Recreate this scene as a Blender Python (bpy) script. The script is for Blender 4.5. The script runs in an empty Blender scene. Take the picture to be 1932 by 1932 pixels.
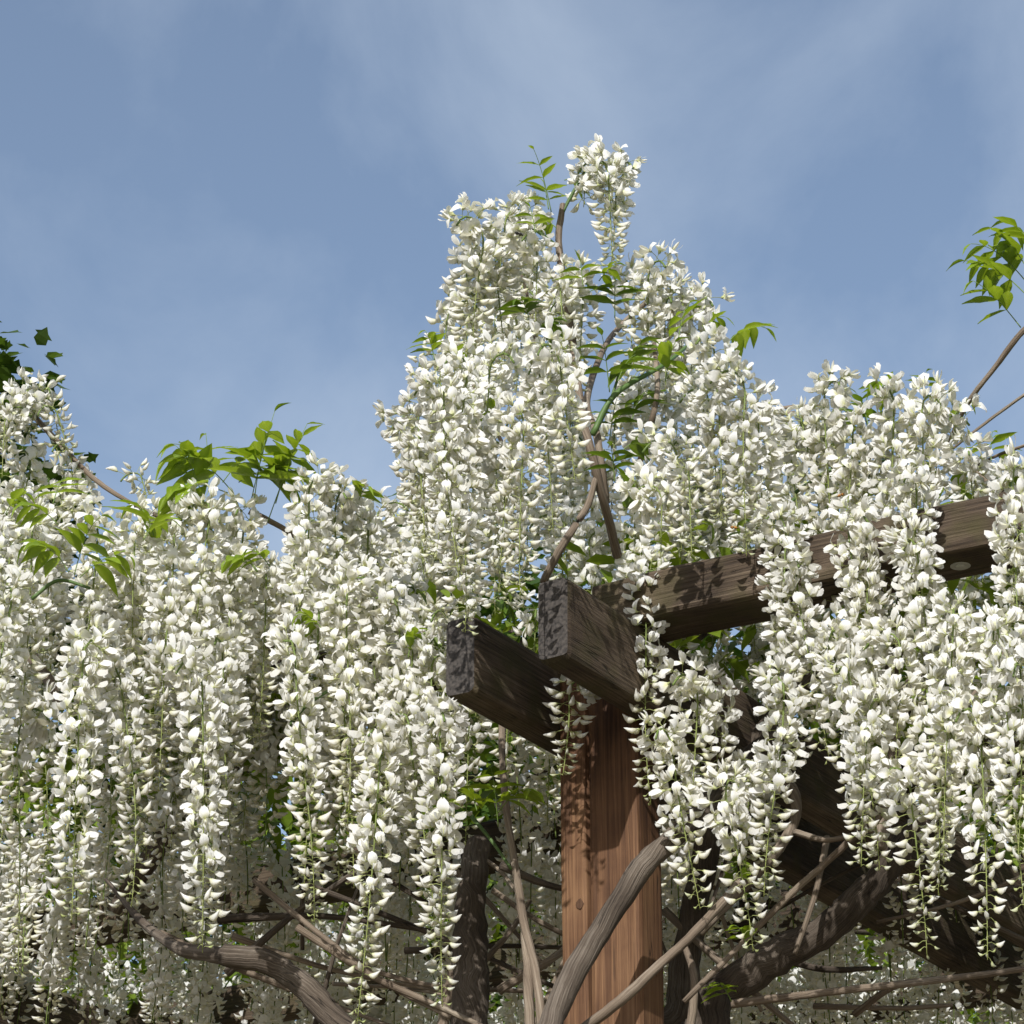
import bpy, math, random
import numpy as np
from mathutils import Vector, Matrix

# ------------------------------------------------------------------ camera, sky, sun, exposure
scene = bpy.context.scene
col = scene.collection
rad = math.radians
PITCH = rad(24.2)
CAM = Vector((0, 0, 1.55))
F = 5410.0                      # focal length in units of a 1932 px wide frame
cd = bpy.data.cameras.new('camera')
cd.sensor_width = 36; cd.lens = 36 * F / 1932; cd.clip_end = 5000; cd.clip_start = .05
cam = bpy.data.objects.new('camera', cd); col.objects.link(cam)
cam.location = CAM; cam.rotation_euler = (math.pi / 2 + PITCH, 0, 0)
scene.camera = cam

SUN_EL, SUN_AZ = rad(33), rad(195)          # azimuth clockwise from +Y
to_sun = Vector((math.sin(SUN_AZ) * math.cos(SUN_EL), math.cos(SUN_AZ) * math.cos(SUN_EL), math.sin(SUN_EL)))
sd = bpy.data.lights.new('sun', 'SUN'); sd.energy = 4.2; sd.angle = rad(.53); sd.color = (1, .975, .935)
sun = bpy.data.objects.new('sun', sd); col.objects.link(sun)
sun.location = (-2, -6, 8); sun.rotation_euler = to_sun.to_track_quat('Z', 'Y').to_euler()

world = bpy.data.worlds.new('World'); scene.world = world; world.use_nodes = True
nt = world.node_tree; nt.nodes.clear()
N = nt.nodes.new; LK = nt.links.new
out = N('ShaderNodeOutputWorld'); bg = N('ShaderNodeBackground'); sky = N('ShaderNodeTexSky'); SKX = 4.1
sky.sky_type = 'NISHITA'; sky.sun_disc = False; sky.sun_elevation = SUN_EL; sky.sun_rotation = SUN_AZ
sky.air_density = 1.0; sky.dust_density = 1.6; sky.ozone_density = 1.0
tc = N('ShaderNodeTexCoord')
mp = N('ShaderNodeMapping'); mp.inputs['Scale'].default_value = (3.0, 2.0, 2.4); mp.inputs['Rotation'].default_value = (0, rad(25), rad(20)); mp.inputs['Location'].default_value = (SKX, 1.3, .4)
n1 = N('ShaderNodeTexNoise'); n1.inputs['Scale'].default_value = 2.3; n1.inputs['Detail'].default_value = 8; n1.inputs['Roughness'].default_value = .55; n1.inputs['Distortion'].default_value = .35
cr = N('ShaderNodeValToRGB'); cr.color_ramp.elements[0].position = .43; cr.color_ramp.elements[0].color = (.10, .10, .10, 1)
cr.color_ramp.elements[1].position = .74; cr.color_ramp.elements[1].color = (.46, .46, .46, 1)
mx = N('ShaderNodeMix'); mx.data_type = 'RGBA'; mx.inputs['B'].default_value = (4.6, 5.3, 6.2, 1)
LK(tc.outputs['Generated'], mp.inputs['Vector']); LK(mp.outputs[0], n1.inputs['Vector']); LK(n1.outputs['Fac'], cr.inputs[0])
LK(cr.outputs[0], mx.inputs['Factor']); LK(sky.outputs[0], mx.inputs['A']); LK(mx.outputs['Result'], bg.inputs[0])
bg.inputs[1].default_value = .116; LK(bg.outputs[0], out.inputs[0])
vs = scene.view_settings; vs.view_transform = 'Standard'; vs.look = 'None'; vs.exposure = .27; vs.gamma = 1
scene.cycles.max_bounces = 8; scene.cycles.transparent_max_bounces = 8; scene.cycles.diffuse_bounces = 4

random.seed(7); RN = np.random.default_rng(11)
R = random.uniform

# ------------------------------------------------------------------ geometry helpers
_c, _s = math.cos(PITCH), math.sin(PITCH)
def at(x, y, Y):
    """world point on the plane y = Y seen in direction (x, y) of a 1932 px wide frame"""
    u, v = (x - 966) / F, -(y - 966) / F
    d = Vector((u, _c - v * _s, _s + v * _c))
    return CAM + d * (Y / d.y)

def mesh(name, verts, faces, mats, cols=None, smooth=True, fmat=None):
    m = bpy.data.meshes.new(name); m.from_pydata(verts, [], faces)
    for k in mats: m.materials.append(k)
    if cols is not None:
        a = m.color_attributes.new('Col', 'FLOAT_COLOR', 'POINT')
        a.data.foreach_set('color', np.asarray(cols, dtype=np.float32).ravel())
    if smooth: m.polygons.foreach_set('use_smooth', [True] * len(m.polygons))
    if fmat is not None: m.polygons.foreach_set('material_index', fmat)
    m.update(); return m

def link(name, data, parent=None, loc=None, rot=None, scale=None, kind=None):
    o = bpy.data.objects.new(name, data); col.objects.link(o); o.parent = parent
    if loc is not None: o.location = loc
    if rot is not None: o.rotation_euler = rot
    if scale is not None: o.scale = scale
    if kind: o['kind'] = kind
    return o

def tag(o, label, cat, group=None):
    o['label'] = label; o['category'] = cat
    if group: o['group'] = group
    return o

def catmull(pts, sub):
    P = [Vector(p) for p in pts]; P = [P[0] * 2 - P[1]] + P + [P[-1] * 2 - P[-2]]; o = []
    for i in range(1, len(P) - 2):
        for k in range(sub):
            t = k / sub; a, b, c, d = P[i - 1], P[i], P[i + 1], P[i + 2]
            o.append(.5 * ((2 * b) + (c - a) * t + (2 * a - 5 * b + 4 * c - d) * t * t + (3 * b - a - 3 * c + d) * t ** 3))
    o.append(P[-2]); return o

def tube(path, radii, sides=8, lump=0., seed=0):
    rs = random.Random(seed); V = []; Fc = []; n = len(path)
    up = Vector((.31, .2, .93)); ph = [rs.uniform(0, 6.28) for _ in range(4)]
    for i, p in enumerate(path):
        t = (path[min(i + 1, n - 1)] - path[max(i - 1, 0)]).normalized()
        if abs(t.dot(up)) > .97: up = Vector((1, .1, 0))
        a = t.cross(up).normalized(); b = t.cross(a)
        for k in range(sides):
            an = 6.2832 * k / sides
            r = radii[i] * (1 + lump * (math.sin(an * 2 + ph[0] + i * .5) * .5 + math.sin(i * .6 + ph[1] + an) * .6 + rs.uniform(-.4, .4)))
            V.append(p + (a * math.cos(an) + b * math.sin(an)) * r)
    for i in range(n - 1):
        for k in range(sides):
            q = (k + 1) % sides
            Fc.append((i * sides + k, i * sides + q, (i + 1) * sides + q, (i + 1) * sides + k))
    Fc.append(tuple(range(sides))[::-1]); Fc.append(tuple((n - 1) * sides + k for k in range(sides)))
    return V, Fc

# ------------------------------------------------------------------ materials
def newmat(name):
    m = bpy.data.materials.new(name); m.use_nodes = True; t = m.node_tree; t.nodes.clear()
    o = t.nodes.new('ShaderNodeOutputMaterial'); return m, t, o

def petal_mat(name, transl, tint, rough=.5):
    m, t, o = newmat(name); n = t.nodes.new; l = t.links.new
    at_ = n('ShaderNodeAttribute'); at_.attribute_name = 'Col'
    oi = n('ShaderNodeObjectInfo'); mr = n('ShaderNodeMapRange'); mr.inputs['To Min'].default_value = .9; mr.inputs['To Max'].default_value = 1.03
    l(oi.outputs['Random'], mr.inputs['Value'])
    no = n('ShaderNodeTexNoise'); no.inputs['Scale'].default_value = 160; no.inputs['Detail'].default_value = 3
    mr2 = n('ShaderNodeMapRange'); mr2.inputs['From Min'].default_value = .3; mr2.inputs['From Max'].default_value = .7; mr2.inputs['To Min'].default_value = .9; mr2.inputs['To Max'].default_value = 1.02
    l(no.outputs['Fac'], mr2.inputs['Value'])
    mu = n('ShaderNodeMath'); mu.operation = 'MULTIPLY'; l(mr.outputs[0], mu.inputs[0]); l(mr2.outputs[0], mu.inputs[1])
    vm = n('ShaderNodeVectorMath'); vm.operation = 'SCALE'; l(at_.outputs['Color'], vm.inputs[0]); l(mu.outputs[0], vm.inputs['Scale'])
    p = n('ShaderNodeBsdfPrincipled'); p.inputs['Roughness'].default_value = rough; p.inputs['Specular IOR Level'].default_value = .3
    l(vm.outputs[0], p.inputs['Base Color'])
    tr = n('ShaderNodeBsdfTranslucent'); vt = n('ShaderNodeVectorMath'); vt.operation = 'MULTIPLY'; vt.inputs[1].default_value = tint
    l(vm.outputs[0], vt.inputs[0]); l(vt.outputs[0], tr.inputs['Color'])
    bp = n('ShaderNodeBump'); bp.inputs['Strength'].default_value = .25; bp.inputs['Distance'].default_value = .002
    l(no.outputs['Fac'], bp.inputs['Height']); l(bp.outputs[0], p.inputs['Normal'])
    mxs = n('ShaderNodeMixShader'); mxs.inputs[0].default_value = transl
    l(p.outputs[0], mxs.inputs[1]); l(tr.outputs[0], mxs.inputs[2]); l(mxs.outputs[0], o.inputs[0]); return m

PETAL = petal_mat('petal', .37, (1.0, .95, .72))
LEAF = petal_mat('leaf', .42, (1.5, 1.35, .6), .38)
TREELEAF = petal_mat('tree_leaf', .35, (1.3, 1.3, .6), .45)
STEM = petal_mat('green_stem', .12, (1, 1, .6), .45)

def wood_mat(name, stops, scale=1., bump=.5, moss=None, rough=.8, stretch=14, axis=0, crack=.5, grain=False):
    """weathered timber with grain along one object axis"""
    m, t, o = newmat(name); n = t.nodes.new; l = t.links.new
    tc = n('ShaderNodeTexCoord'); mp = n('ShaderNodeMapping')
    sc = [stretch * 6 * scale] * 3; sc[axis] = 2.2 * scale; mp.inputs['Scale'].default_value = sc
    oi = n('ShaderNodeObjectInfo'); av = n('ShaderNodeVectorMath'); av.operation = 'ADD'
    sv = n('ShaderNodeVectorMath'); sv.operation = 'SCALE'; sv.inputs[0].default_value = (3.1, 5.7, 4.3); l(oi.outputs['Random'], sv.inputs['Scale'])
    ga = n('ShaderNodeAttribute'); ga.attribute_name = 'grain'
    l(ga.outputs['Vector'] if grain else tc.outputs['Object'], av.inputs[0]); l(sv.outputs[0], av.inputs[1]); l(av.outputs[0], mp.inputs['Vector'])
    g = n('ShaderNodeTexNoise'); g.inputs['Scale'].default_value = 1.6; g.inputs['Detail'].default_value = 7; g.inputs['Roughness'].default_value = .65; g.inputs['Distortion'].default_value = .35
    l(mp.outputs[0], g.inputs['Vector'])
    b = n('ShaderNodeTexNoise'); b.inputs['Scale'].default_value = 7; b.inputs['Detail'].default_value = 4; l(av.outputs[0], b.inputs['Vector'])
    ad = n('ShaderNodeMath'); ad.operation = 'MULTIPLY_ADD'; ad.inputs[1].default_value = .45; l(b.outputs['Fac'], ad.inputs[0])
    sg = n('ShaderNodeMath'); sg.operation = 'MULTIPLY'; sg.inputs[1].default_value = .6; l(g.outputs['Fac'], sg.inputs[0]); l(sg.outputs[0], ad.inputs[2])
    r = n('ShaderNodeValToRGB'); e = r.color_ramp.elements
    e[0].position = .36; e[0].color = (*stops[0], 1); e[1].position = .68; e[1].color = (*stops[2], 1)
    k = e.new(.52); k.color = (*stops[1], 1); l(ad.outputs[0], r.inputs[0])
    # drying cracks: thin dark lines along the grain
    mp2 = n('ShaderNodeMapping'); s2 = [34 * scale] * 3; s2[axis] = 1.5 * scale; mp2.inputs['Scale'].default_value = s2; l(av.outputs[0], mp2.inputs['Vector'])
    w = n('ShaderNodeTexNoise'); w.inputs['Scale'].default_value = 1.0; w.inputs['Detail'].default_value = 2; w.inputs['Distortion'].default_value = .4; l(mp2.outputs[0], w.inputs['Vector'])
    ab = n('ShaderNodeMath'); ab.operation = 'SUBTRACT'; ab.inputs[1].default_value = .5; l(w.outputs['Fac'], ab.inputs[0])
    aa = n('ShaderNodeMath'); aa.operation = 'ABSOLUTE'; l(ab.outputs[0], aa.inputs[0])
    ck = n('ShaderNodeMapRange'); ck.inputs['From Min'].default_value = 0; ck.inputs['From Max'].default_value = .012; ck.inputs['To Min'].default_value = 1 - crack; l(aa.outputs[0], ck.inputs['Value'])
    mk = n('ShaderNodeTexNoise'); mk.inputs['Scale'].default_value = 11; l(av.outputs[0], mk.inputs['Vector'])
    mkr = n('ShaderNodeMapRange'); mkr.inputs['From Min'].default_value = .5; mkr.inputs['From Max'].default_value = .58; l(mk.outputs['Fac'], mkr.inputs['Value'])
    mxc = n('ShaderNodeMix'); mxc.inputs['A'].default_value = 1; l(mkr.outputs[0], mxc.inputs['Factor']); l(ck.outputs[0], mxc.inputs['B'])
    vm = n('ShaderNodeVectorMath'); vm.operation = 'SCALE'; l(r.outputs[0], vm.inputs[0]); l(mxc.outputs[0], vm.inputs['Scale'])
    colout = vm.outputs[0]
    if moss:
        q = n('ShaderNodeTexNoise'); q.inputs['Scale'].default_value = 13; q.inputs['Detail'].default_value = 6; l(av.outputs[0], q.inputs['Vector'])
        qr = n('ShaderNodeMapRange'); qr.inputs['From Min'].default_value = .48; qr.inputs['From Max'].default_value = .66; qr.inputs['To Max'].default_value = .75; l(q.outputs['Fac'], qr.inputs['Value'])
        mm = n('ShaderNodeMix'); mm.data_type = 'RGBA'; mm.inputs['B'].default_value = (*moss, 1); l(qr.outputs[0], mm.inputs['Factor']); l(colout, mm.inputs['A']); colout = mm.outputs['Result']
    p = n('ShaderNodeBsdfPrincipled'); p.inputs['Roughness'].default_value = rough; p.inputs['Specular IOR Level'].default_value = .25; l(colout, p.inputs['Base Color'])
    hs = n('ShaderNodeMath'); hs.operation = 'MULTIPLY'; l(g.outputs['Fac'], hs.inputs[0]); l(mxc.outputs[0], hs.inputs[1])
    bp = n('ShaderNodeBump'); bp.inputs['Strength'].default_value = bump; bp.inputs['Distance'].default_value = .004; l(hs.outputs[0], bp.inputs['Height']); l(bp.outputs[0], p.inputs['Normal'])
    l(p.outputs[0], o.inputs[0]); return m

W_BEAM = wood_mat('weathered_beam', ((.020, .014, .010), (.066, .047, .032), (.155, .118, .083)), moss=(.06, .052, .022), bump=1., stretch=24, crack=.8)
W_POST = wood_mat('brown_post', ((.036, .016, .008), (.105, .052, .026), (.205, .114, .058)), bump=.5, axis=2, rough=.75, crack=.7, stretch=19)
W_BARK = wood_mat('vine_bark', ((.028, .021, .016), (.092, .072, .055), (.21, .178, .145)), bump=1., axis=2, stretch=24, crack=.8, scale=1.6, grain=True, rough=.9)
W_TWIG = wood_mat('vine_twig', ((.085, .062, .044), (.19, .148, .11), (.33, .28, .22)), bump=.7, axis=2, stretch=22, crack=.5, scale=1.6, grain=True)
W_KNOT = wood_mat('knot_wood', ((.03, .014, .008), (.06, .03, .017), (.1, .055, .03)), axis=2)
W_TREE = wood_mat('tree_bark', ((.05, .04, .03), (.12, .1, .08), (.2, .17, .14)), bump=.9, axis=2, stretch=3)

def end_mat():
    m, t, o = newmat('end_grain'); n = t.nodes.new; l = t.links.new
    tc = n('ShaderNodeTexCoord'); mp = n('ShaderNodeMapping'); mp.inputs['Location'].default_value = (0, -.02, -.05); l(tc.outputs['Object'], mp.inputs['Vector'])
    w = n('ShaderNodeTexWave'); w.wave_type = 'RINGS'; w.rings_direction = 'X'; w.inputs['Scale'].default_value = 30; w.inputs['Distortion'].default_value = 7; w.inputs['Detail'].default_value = 5; w.inputs['Detail Scale'].default_value = 3
    l(mp.outputs[0], w.inputs['Vector'])
    q = n('ShaderNodeTexNoise'); q.inputs['Scale'].default_value = 190; q.inputs['Detail'].default_value = 6; l(tc.outputs['Object'], q.inputs['Vector'])
    ad = n('ShaderNodeMath'); ad.operation = 'MULTIPLY_ADD'; ad.inputs[1].default_value = .18; l(w.outputs['Fac'], ad.inputs[0]); l(q.outputs['Fac'], ad.inputs[2])
    r = n('ShaderNodeValToRGB'); e = r.color_ramp.elements; e[0].position = .35; e[0].color = (.012, .010, .009, 1); e[1].position = .9; e[1].color = (.075, .064, .056, 1); l(ad.outputs[0], r.inputs[0])
    p = n('ShaderNodeBsdfPrincipled'); p.inputs['Roughness'].default_value = .85; l(r.outputs[0], p.inputs['Base Color'])
    bp = n('ShaderNodeBump'); bp.inputs['Strength'].default_value = .35; bp.inputs['Distance'].default_value = .0012; l(ad.outputs[0], bp.inputs['Height']); l(bp.outputs[0], p.inputs['Normal'])
    l(p.outputs[0], o.inputs[0]); return m
W_END = end_mat()

def plain(name, c, rough=.5, metal=0., var=0.15, scale=60):
    m, t, o = newmat(name); n = t.nodes.new; l = t.links.new
    q = n('ShaderNodeTexNoise'); q.inputs['Scale'].default_value = scale; q.inputs['Detail'].default_value = 6
    r = n('ShaderNodeValToRGB'); e = r.color_ramp.elements; e[0].position = .3; e[1].position = .7
    e[0].color = (*[k * (1 - var) for k in c], 1); e[1].color = (*[min(1, k * (1 + var)) for k in c], 1); l(q.outputs['Fac'], r.inputs[0])
    p = n('ShaderNodeBsdfPrincipled'); p.inputs['Roughness'].default_value = rough; p.inputs['Metallic'].default_value = metal; l(r.outputs[0], p.inputs['Base Color'])
    bp = n('ShaderNodeBump'); bp.inputs['Strength'].default_value = .2; bp.inputs['Distance'].default_value = .002; l(q.outputs['Fac'], bp.inputs['Height']); l(bp.outputs[0], p.inputs['Normal'])
    l(p.outputs[0], o.inputs[0]); return m
GALV = plain('galvanised_steel', (.50, .51, .49), .5, .55, .25, 90)
GRASS = plain('sandy_gravel', (.20, .165, .10), .95, 0, .35, 3)
BEE_FUR = petal_mat('bee_fur', .02, (1, 1, 1), .8)
def wing_mat():
    m, t, o = newmat('bee_wing'); p = t.nodes.new('ShaderNodeBsdfPrincipled'); p.inputs['Base Color'].default_value = (.75, .7, .6, 1); p.inputs['Alpha'].default_value = .45; p.inputs['Roughness'].default_value = .2
    t.links.new(p.outputs[0], o.inputs[0]); return m
BEE_WING = wing_mat()

# ------------------------------------------------------------------ ground
g = link('ground', mesh('ground', [(-1500, -1500, 0), (1500, -1500, 0), (1500, 1500, 0), (-1500, 1500, 0)], [(0, 1, 2, 3)], [GRASS], smooth=False), kind='structure')

# ------------------------------------------------------------------ pergola
K = 1932 / 3071
TH = rad(31.7)
A = Vector((math.sin(TH), math.cos(TH), 0)); B = Vector((-math.cos(TH), math.sin(TH), 0)); Z = Vector((0, 0, 1))
O = at(1905 * K, 2165 * K, 4.60)          # front right corner of the post at the beams' underside
ZB = O.z; O0 = Vector((O.x, O.y, 0))
def pw(a, b, z): return O0 + A * a + B * b + Z * z

def timber(L, w, h, mats, seg=14, bev=.006, warp=.0025, seed=0):
    """bevelled, slightly warped timber: length on x from 0, width on y, height on z"""
    rs = random.Random(seed); V = []; Fc = []; fm = []
    prof = []
    for (sy, sz) in ((0, 0), (1, 0), (1, 1), (0, 1)):
        y, z = sy * w, sz * h; dy = bev if sy == 0 else -bev; dz = bev if sz == 0 else -bev
        pair = [(y, z + dz), (y + dy * .3, z + dz * .3), (y + dy, z)]
        if (sy, sz) in ((1, 0), (0, 1)): pair.reverse()
        prof += pair
    n = len(prof); xs = [0, bev] + [L * k / seg for k in range(1, seg)] + [L - bev, L]
    for i, x in enumerate(xs):
        k = 1 - (.035 if i in (0, len(xs) - 1) else 0); oy, oz = rs.uniform(-warp, warp), rs.uniform(-warp, warp)
        for (y, z) in prof:
            V.append((x, w / 2 + (y - w / 2) * k + oy + rs.uniform(-.0008, .0008), h / 2 + (z - h / 2) * k + oz + rs.uniform(-.0008, .0008)))
    for i in range(len(xs) - 1):
        for k in range(n):
            q = (k + 1) % n; Fc.append((i * n + k, i * n + q, (i + 1) * n + q, (i + 1) * n + k)); fm.append(0)
    Fc.append(tuple(range(n))[::-1]); fm.append(1); Fc.append(tuple((len(xs) - 1) * n + k for k in range(n))); fm.append(1)
    return mesh('timber', V, Fc, mats, smooth=False, fmat=fm)

pergola = link('pergola', None, loc=pw(.04, .08, 0))
tag(pergola, 'weathered brown timber pergola of a post and heavy beams carrying the white flowering vine', 'pergola')
pergola_inv = Matrix.Translation(-pw(.04, .08, 0))
def frame(x, y, z, p): return Matrix((( *[x[0], y[0], z[0]], p[0]), (x[1], y[1], z[1], p[1]), (x[2], y[2], z[2], p[2]), (0, 0, 0, 1)))
def place(name, data, M, parent, label=None):
    o = link(name, data, parent)
    o.matrix_local = (pergola_inv @ M) if parent is pergola else M
    if label: o['label'] = label
    return o

# long double beams along A, bolted to both sides of the post
HB = .14
b2 = place('beam', timber(5.4, .057, HB, [W_BEAM, W_END], 20, .009, .002, 1), frame(A, B, Z, pw(-.325, -.059, ZB)), pergola, 'sawn beam end with dark grey end grain above the front of the post')
b1 = place('beam', timber(5.4, .057, HB, [W_BEAM, W_END], 20, .010, .002, 2), frame(A, B, Z, pw(-.262, .1565, ZB)), pergola, 'mossy beam end beside the rear of the post')
# heavy cross beam along -B resting on the double beams
XB = timber(3.2, .12, .088, [W_BEAM, W_END], 22, .010, .0035, 3)
cb = place('cross_beam', XB, frame(-B, A, Z, pw(-.09, .03, ZB + HB + .001)), pergola, 'thick cross beam with cracked rounded top edge and a round bolt below')
# roof rafters further back
for k, a in enumerate((.95, 1.75, 2.55, 3.35)):
    place('rafter', timber(5.2, .07, .10, [W_BEAM, W_END], 16, .008, .003, 10 + k), frame(-B, A, Z, pw(a, 2.6, ZB + HB + .001)), pergola)
for k, (a0, b) in enumerate(((-.3, 2.35), (-.3, 2.57), (-.3, -2.30), (-.3, -2.52))):
    place('beam', timber(5.4, .057, HB, [W_BEAM, W_END], 12, .009, .002, 20 + k), frame(A, B, Z, pw(a0, b, ZB)), pergola)
# the post is built of a square timber and a plank beside it
def post(a, b):
    h = ZB + HB - .004
    core = timber(h, .097, .085, [W_POST, W_END], 18, .010, .0014, 31)
    plank = timber(h, .055, .078, [W_POST, W_END], 18, .009, .0014, 32)
    # stand them up: timber x -> Z
    R_ = frame(Z, B, A, pw(a, b, 0)); e = link('post', None, pergola); e.matrix_local = pergola_inv @ Matrix.Translation(pw(a, b, 0))
    def board(nm, data, off_b, off_a):
        V = [v.co.copy() for v in data.vertices]
        for v, c in zip(data.vertices, V):
            p = B * (c.y + off_b) + A * (c.z + off_a) + Z * c.x; v.co = p
        data.flip_normals(); data.update()
        return link(nm, data, e)
    board('post_timber', core, 0, 0); board('post_plank', plank, .102, .009)
    kn = random.Random(int(a * 10 + b * 100))
    for (kb, kz, r) in ((.045, ZB - .62, .008), (.118, ZB - .30, .007), (.035, ZB - .33, .0055)):
        V = []; Fc = []
        for i, (q, h) in enumerate(((1, 0), (.9, .0016), (.7, .0006), (.5, .0013), (.2, .0007))):
            for j in range(14):
                w_ = q * r * (1 + .12 * math.sin(j * 2 + i)); V.append(tuple(B * (kb + w_ * math.cos(6.2832 * j / 14)) + Z * (kz + 1.35 * w_ * math.sin(6.2832 * j / 14)) - A * (h + (-.0088 if kb > .1 else .0008))))
        Fc = [(i * 14 + j, i * 14 + (j + 1) % 14, (i + 1) * 14 + (j + 1) % 14, (i + 1) * 14 + j) for i in range(4) for j in range(14)] + [tuple(56 + j for j in range(14))]
        link('knot', mesh('knot', V, Fc, [W_KNOT]), e)
    return e
post(0, 0); post(0, -2.455); post(0, 2.41); post(4.6, 0); post(4.6, -2.455); post(4.6, 2.41)

def bolt_mesh(r, h):
    V = []; Fc = []; n = 20
    for (rr, z) in ((r, 0), (r, h * .5), (r * .93, h * .62), (r * .55, h * .62), (r * .5, h * .95), (r * .38, h * 1.1)):
        for k in range(n):
            V.append((rr * math.cos(6.2832 * k / n), rr * math.sin(6.2832 * k / n), z))
    for i in range(5):
        for k in range(n):
            q = (k + 1) % n; Fc.append((i * n + k, i * n + q, (i + 1) * n + q, (i + 1) * n + k))
    Fc.append(tuple(range(n))[::-1]); Fc.append(tuple(5 * n + k for k in range(n)))
    return mesh('bolt', V, Fc, [GALV], smooth=False)
# washer on the underside of the cross beam, and one on the side of the double beam
BM = bolt_mesh(.0165, .006)
o = link('bolt', BM, cb); o.matrix_local = Matrix.Translation((.65, .062, .001)) @ Matrix.Rotation(math.pi, 4, 'X')
o['label'] = 'round galvanised bolt head under the cross beam'
o = link('bolt', bolt_mesh(.021, .007), b2); o.matrix_local = Matrix.Translation((.325 + .045, .001, .06)) @ Matrix.Rotation(math.pi / 2, 4, 'X')

# ------------------------------------------------------------------ the wisteria: flower templates
def grid_faces(r, c, o=0): return [(o + i * c + j, o + i * c + j + 1, o + (i + 1) * c + j + 1, o + (i + 1) * c + j) for i in range(r - 1) for j in range(c - 1)]
WHITE = (.862, .864, .858); CREAM = (.78, .77, .54); GREENW = (.50, .56, .24); CALYX = (.33, .36, .15); PED = (.34, .38, .14)

def boat(pts, sides, colf):
    V = []; C = []; n = len(pts)
    for i, (x, z, ry, rz) in enumerate(pts):
        for k in range(sides):
            an = 6.2832 * k / sides + .3
            V.append((x + .25 * rz * math.sin(an) * (1 if i < n - 1 else 0), ry * math.cos(an), z + rz * math.sin(an))); C.append((*colf(i / (n - 1)), 1))
    Fc = [(i * sides + k, i * sides + (k + 1) % sides, (i + 1) * sides + (k + 1) % sides, (i + 1) * sides + k) for i in range(n - 1) for k in range(sides)]
    return V, Fc, C
def lerp(a, b, t): t = max(0, min(1, t)); return tuple(p + (q - p) * t for p, q in zip(a, b))

def flower_open(rs, hi):
    """open pea flower, x outward, z up, millimetres"""
    V = []; Fc = []; C = []
    fade = .8 if rs.random() < .1 else 0
    rx = rs.uniform(-4, 2); ry = rs.uniform(-6, 2)
    rows = [(3, 0, 1.8), (7.0, 4.5, 7.2), (8.5 + rx * .3, 11, 10.4), (6.5 + rx, 17.5, 8.4), (2.5 + rx + ry * .6, 22.5, 2.6)]
    cs = (-1, -.5, 0, .5, 1)
    fold = rs.uniform(-.55, .75); asym = rs.uniform(-.2, .2); lc, rc = rs.uniform(-.5, .9), rs.uniform(-.5, .9)
    for i, (x, z, w) in enumerate(rows):
        for c in cs:
            y = c * w; e_ = (lc if c < 0 else rc) * (abs(c) > .7) * i * .9
            V.append((x - fold * abs(y) * .8 - e_ + rs.uniform(-.7, .7) * (i > 1), y * (1 - .25 * abs(fold)) + asym * z, z + (-1.6 if c == 0 and i > 2 else 0) + rs.uniform(-.9, .9) * (i > 0)))
            k = lerp((.74, .76, .36), WHITE, (z - 3) / 8 + abs(c) * .6); k = lerp(k, (.62, .52, .36), fade * (.3 + .7 * (i == 4))); C.append((*k, 1))
    Fc += grid_faces(5, 5)
    dr = rs.uniform(-3, 1.5)
    b = boat([(3, 0, 1.6, 1.6), (9, -1.8 + dr * .3, 3.0, 3.9), (16, -2.0 + dr * .7, 3.0, 4.4), (22, .6 + dr, 1.8, 2.8), (25.5, 4.6 + dr, .3, .3)], 5, lambda t: lerp((.72, .74, .40), WHITE, t * 1.7))
    o = len(V); V += b[0]; C += b[2]; Fc += [tuple(k + o for k in f) for f in b[1]]
    for s in (-1, 1):                       # wing petals flaring beside the keel
        o = len(V); fl = rs.uniform(2, 6)
        for (x, z0, z1, y) in ((4, -.5, 1.5, 1.6), (11, -4.0, 3.2, 3.2 + fl * .5), (18.5, -4.6 + dr * .5, 3.0 + dr * .5, 3.8 + fl), (24.5, -1.5 + dr, 2.0 + dr, 2.4 + fl * 1.2)):
            V += [(x, s * y, z0 - 1), (x + .5, s * (y - .8), z1 + .8)]; C += [(*WHITE, 1)] * 2
        Fc += grid_faces(4, 2, o)
    return V, Fc, C
def flower_bud(rs, size):
    """crescent bud; size 1 = about to open, .3 = green tip bud"""
    g = max(0, min(1, (size - .3) / .45)); tipc = lerp(GREENW, WHITE, g * 1.2); basec = lerp(GREENW, CREAM, g)
    up = rs.uniform(2.5, 6)
    return boat([(1.5, 0, 2.4, 2.4), (6, -1.8, 4.0, 5.0), (12, -2.4, 4.4, 6.0), (18, .4, 3.2, 4.4), (23.5, up + 1.5, .4, .5)], 5, lambda t: lerp(basec, tipc, t * 1.6))
def calyx(rs):
    return boat([(-1.2, 0, .7, .7), (1.2, .1, 2.5, 2.5), (4.6, .2, 2.9, 2.8)], 4, lambda t: lerp(CALYX, (.5, .55, .27), t))

frs = random.Random(5)
OPEN = [flower_open(frs, True) for _ in range(16)]
BUDS = [[flower_bud(frs, s) for _ in range(3)] for s in (.3, .45, .6, .75, .9, 1.0)]
CAL = calyx(frs)

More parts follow.
